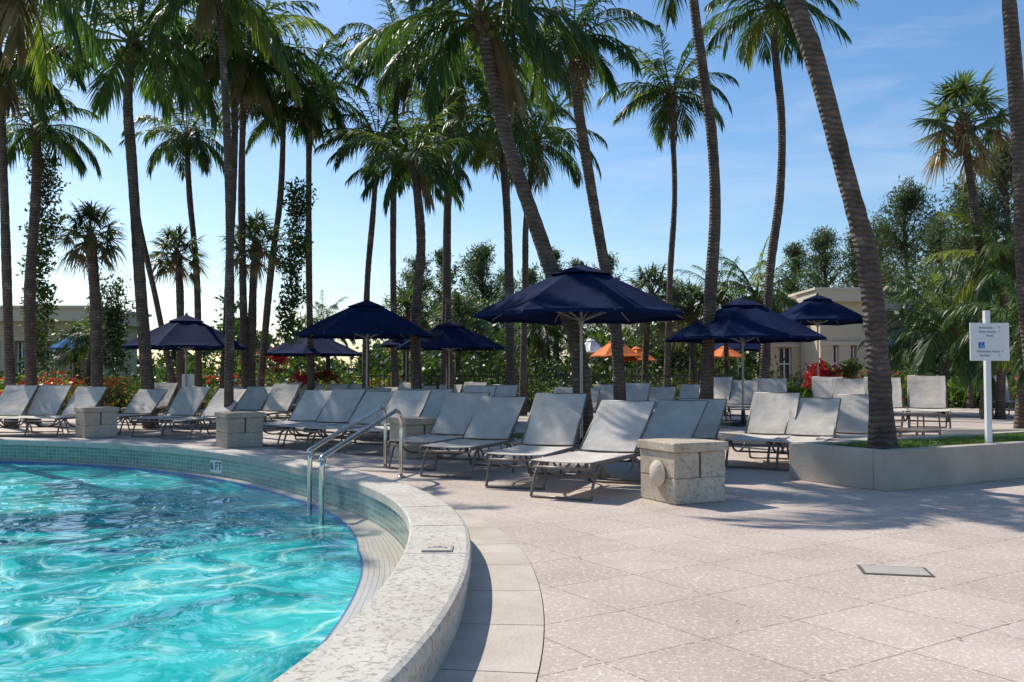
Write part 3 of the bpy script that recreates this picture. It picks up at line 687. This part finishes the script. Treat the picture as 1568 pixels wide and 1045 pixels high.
# ---------------- buildings
def building(name,px0,px1,D,roofpx,depth,bays,zb=0,yaw=0):
    a=at(px0,roofpx,D); c=at(px1,roofpx,D); Wd=c.x-a.x; Hh=a.z; e=empty(name,((a.x+c.x)/2,D,zb),yaw)
    b=MB(); bw=Wd/bays; wh=2.3
    b.box((0,depth/2+.3,Hh/2),(Wd-.02,depth,Hh-.02),0)
    b.box((0,.15,(Hh-.5+wh+.2)/2),(Wd,.3-.004,Hh-.5-wh-.2),0)
    for i in range(bays+1):
        b.box((-Wd/2+i*bw+(.28 if i==0 else -.28 if i==bays else 0),.145,(wh+.2)/2),(.55,.31,wh+.2),0)
    obj('walls',b.mesh('walls',[M['wall']]),parent=e)
    b=MB(); b.box((0,depth/2,Hh-.25),(Wd+.7,depth+1.2,.5),0); b.box((0,depth/2,Hh+.05),(Wd+.9,depth+1.4,.1),0); b.box((0,-.03,wh+.25),(Wd+.1,.12,.16),0)
    obj('roof_fascia',b.mesh('roof_fascia',[M['wall2']]),parent=e)
    b=MB()
    for i in range(bays):
        cx=-Wd/2+(i+.5)*bw; w_=bw-.6
        b.box((cx,.27,wh/2+.1),(w_,.04,wh),0)
        for k in range(4): b.box((cx-w_/2+w_*k/3,.23,wh/2+.1),(.07,.05,wh),1)
        b.box((cx,.228,wh*.72),(w_,.045,.07),1)
        if i%2: b.box((cx,.2,.5),(w_,.1,.9),2)
    obj('windows',b.mesh('windows',[M['glass'],M['white'],M['wall2']]),parent=e)
building('beige_building',1175,1445,44,462,12,6); building('beige_building',-160,142,35.5,474,4,7)
building('beige_pavilion',1255,1330,41,446,2.5,2)
# ---------------- signs
s=empty('pool_sign',(0,0,0)); p=gnd(1514,684,.37); D=p.y; cz=at(1512,524,D)
b=MB(); b.box((p.x,D,(.37+at(1512,476,D).z)/2),(.06,.06,at(1512,476,D).z-.37),0); obj('post',b.mesh('post',[M['white']]),parent=s,bevel=.005)
b=MB(); b.box((cz.x,D-.045,cz.z),(.46,.02,.43),0,rad(4)); obj('board',b.mesh('board',[M['white']]),parent=s,bevel=.004)
b=MB(); b.box((cz.x-.10,D-.062,cz.z-.04),(.07,.008,.07),0,rad(4)); obj('wheelchair_plate',b.mesh('wheelchair_plate',[M['signb']]),parent=s)
b=MB(); cc=Vector((cz.x-.10,D-.07,cz.z-.04)); ring=[cc+Vector((-.004+.017*math.cos(a),0,-.012+.017*math.sin(a))) for a in np.linspace(-3.6,.6,14)]
b.tube(ring,.0028,5); b.tube([cc+Vector((-.004,0,.018)),cc+Vector((-.003,0,-.008)),cc+Vector((.014,0,-.009)),cc+Vector((.02,0,-.024))],.003,5); b.tube([cc+Vector((-.004,0,.024)),cc+Vector((-.004,0,.032))],.005,6)
obj('wheelchair_icon',b.mesh('wheelchair_icon',[M['white']]),parent=s)
for k,(tx,dz) in enumerate((('Restaurant      \u2191',.16),('Guest Rooms   \u2191',.115),('Beach',.07),('Wheelchair Access \u2191',-.11),('Pool Bar         \u2192',-.155))):
    text('sign_text',tx,.036,(cz.x,D-.058,cz.z+dz),(math.pi/2,0,rad(4)),M['txt'],s)
s=empty('small_sign',(0,0,0)); p=gnd(288,648); b=MB(); b.tube([(p.x,p.y,0),(p.x,p.y,1.1)],.02,6); b.box((p.x,p.y-.03,.98),(.3,.02,.4),0); obj('board',b.mesh('board',[M['white']]),parent=s)
def chair(p,yaw):
    b=MB(); b.box((0,0,.42),(.55,.55,.06),0); b.box((0,.27,.75),(.55,.06,.6),0)
    for x in(-.25,.25):
        for y in(-.25,.25): b.tube([(x,y,.4),(x,y,0)],.02,6,1)
        b.tube([(x,-.25,.42),(x,-.25,.62),(x,.26,.64)],.02,6,1)
    obj('orange_chair',b.mesh('orange_chair',[M['orange'],M['frame']]),p,yaw,bevel=.01)
for x in (165,190): 
    p=at(x,600,30.5); chair((p.x,30.5,.01),rad(180+random.uniform(-20,20)))
print('done')
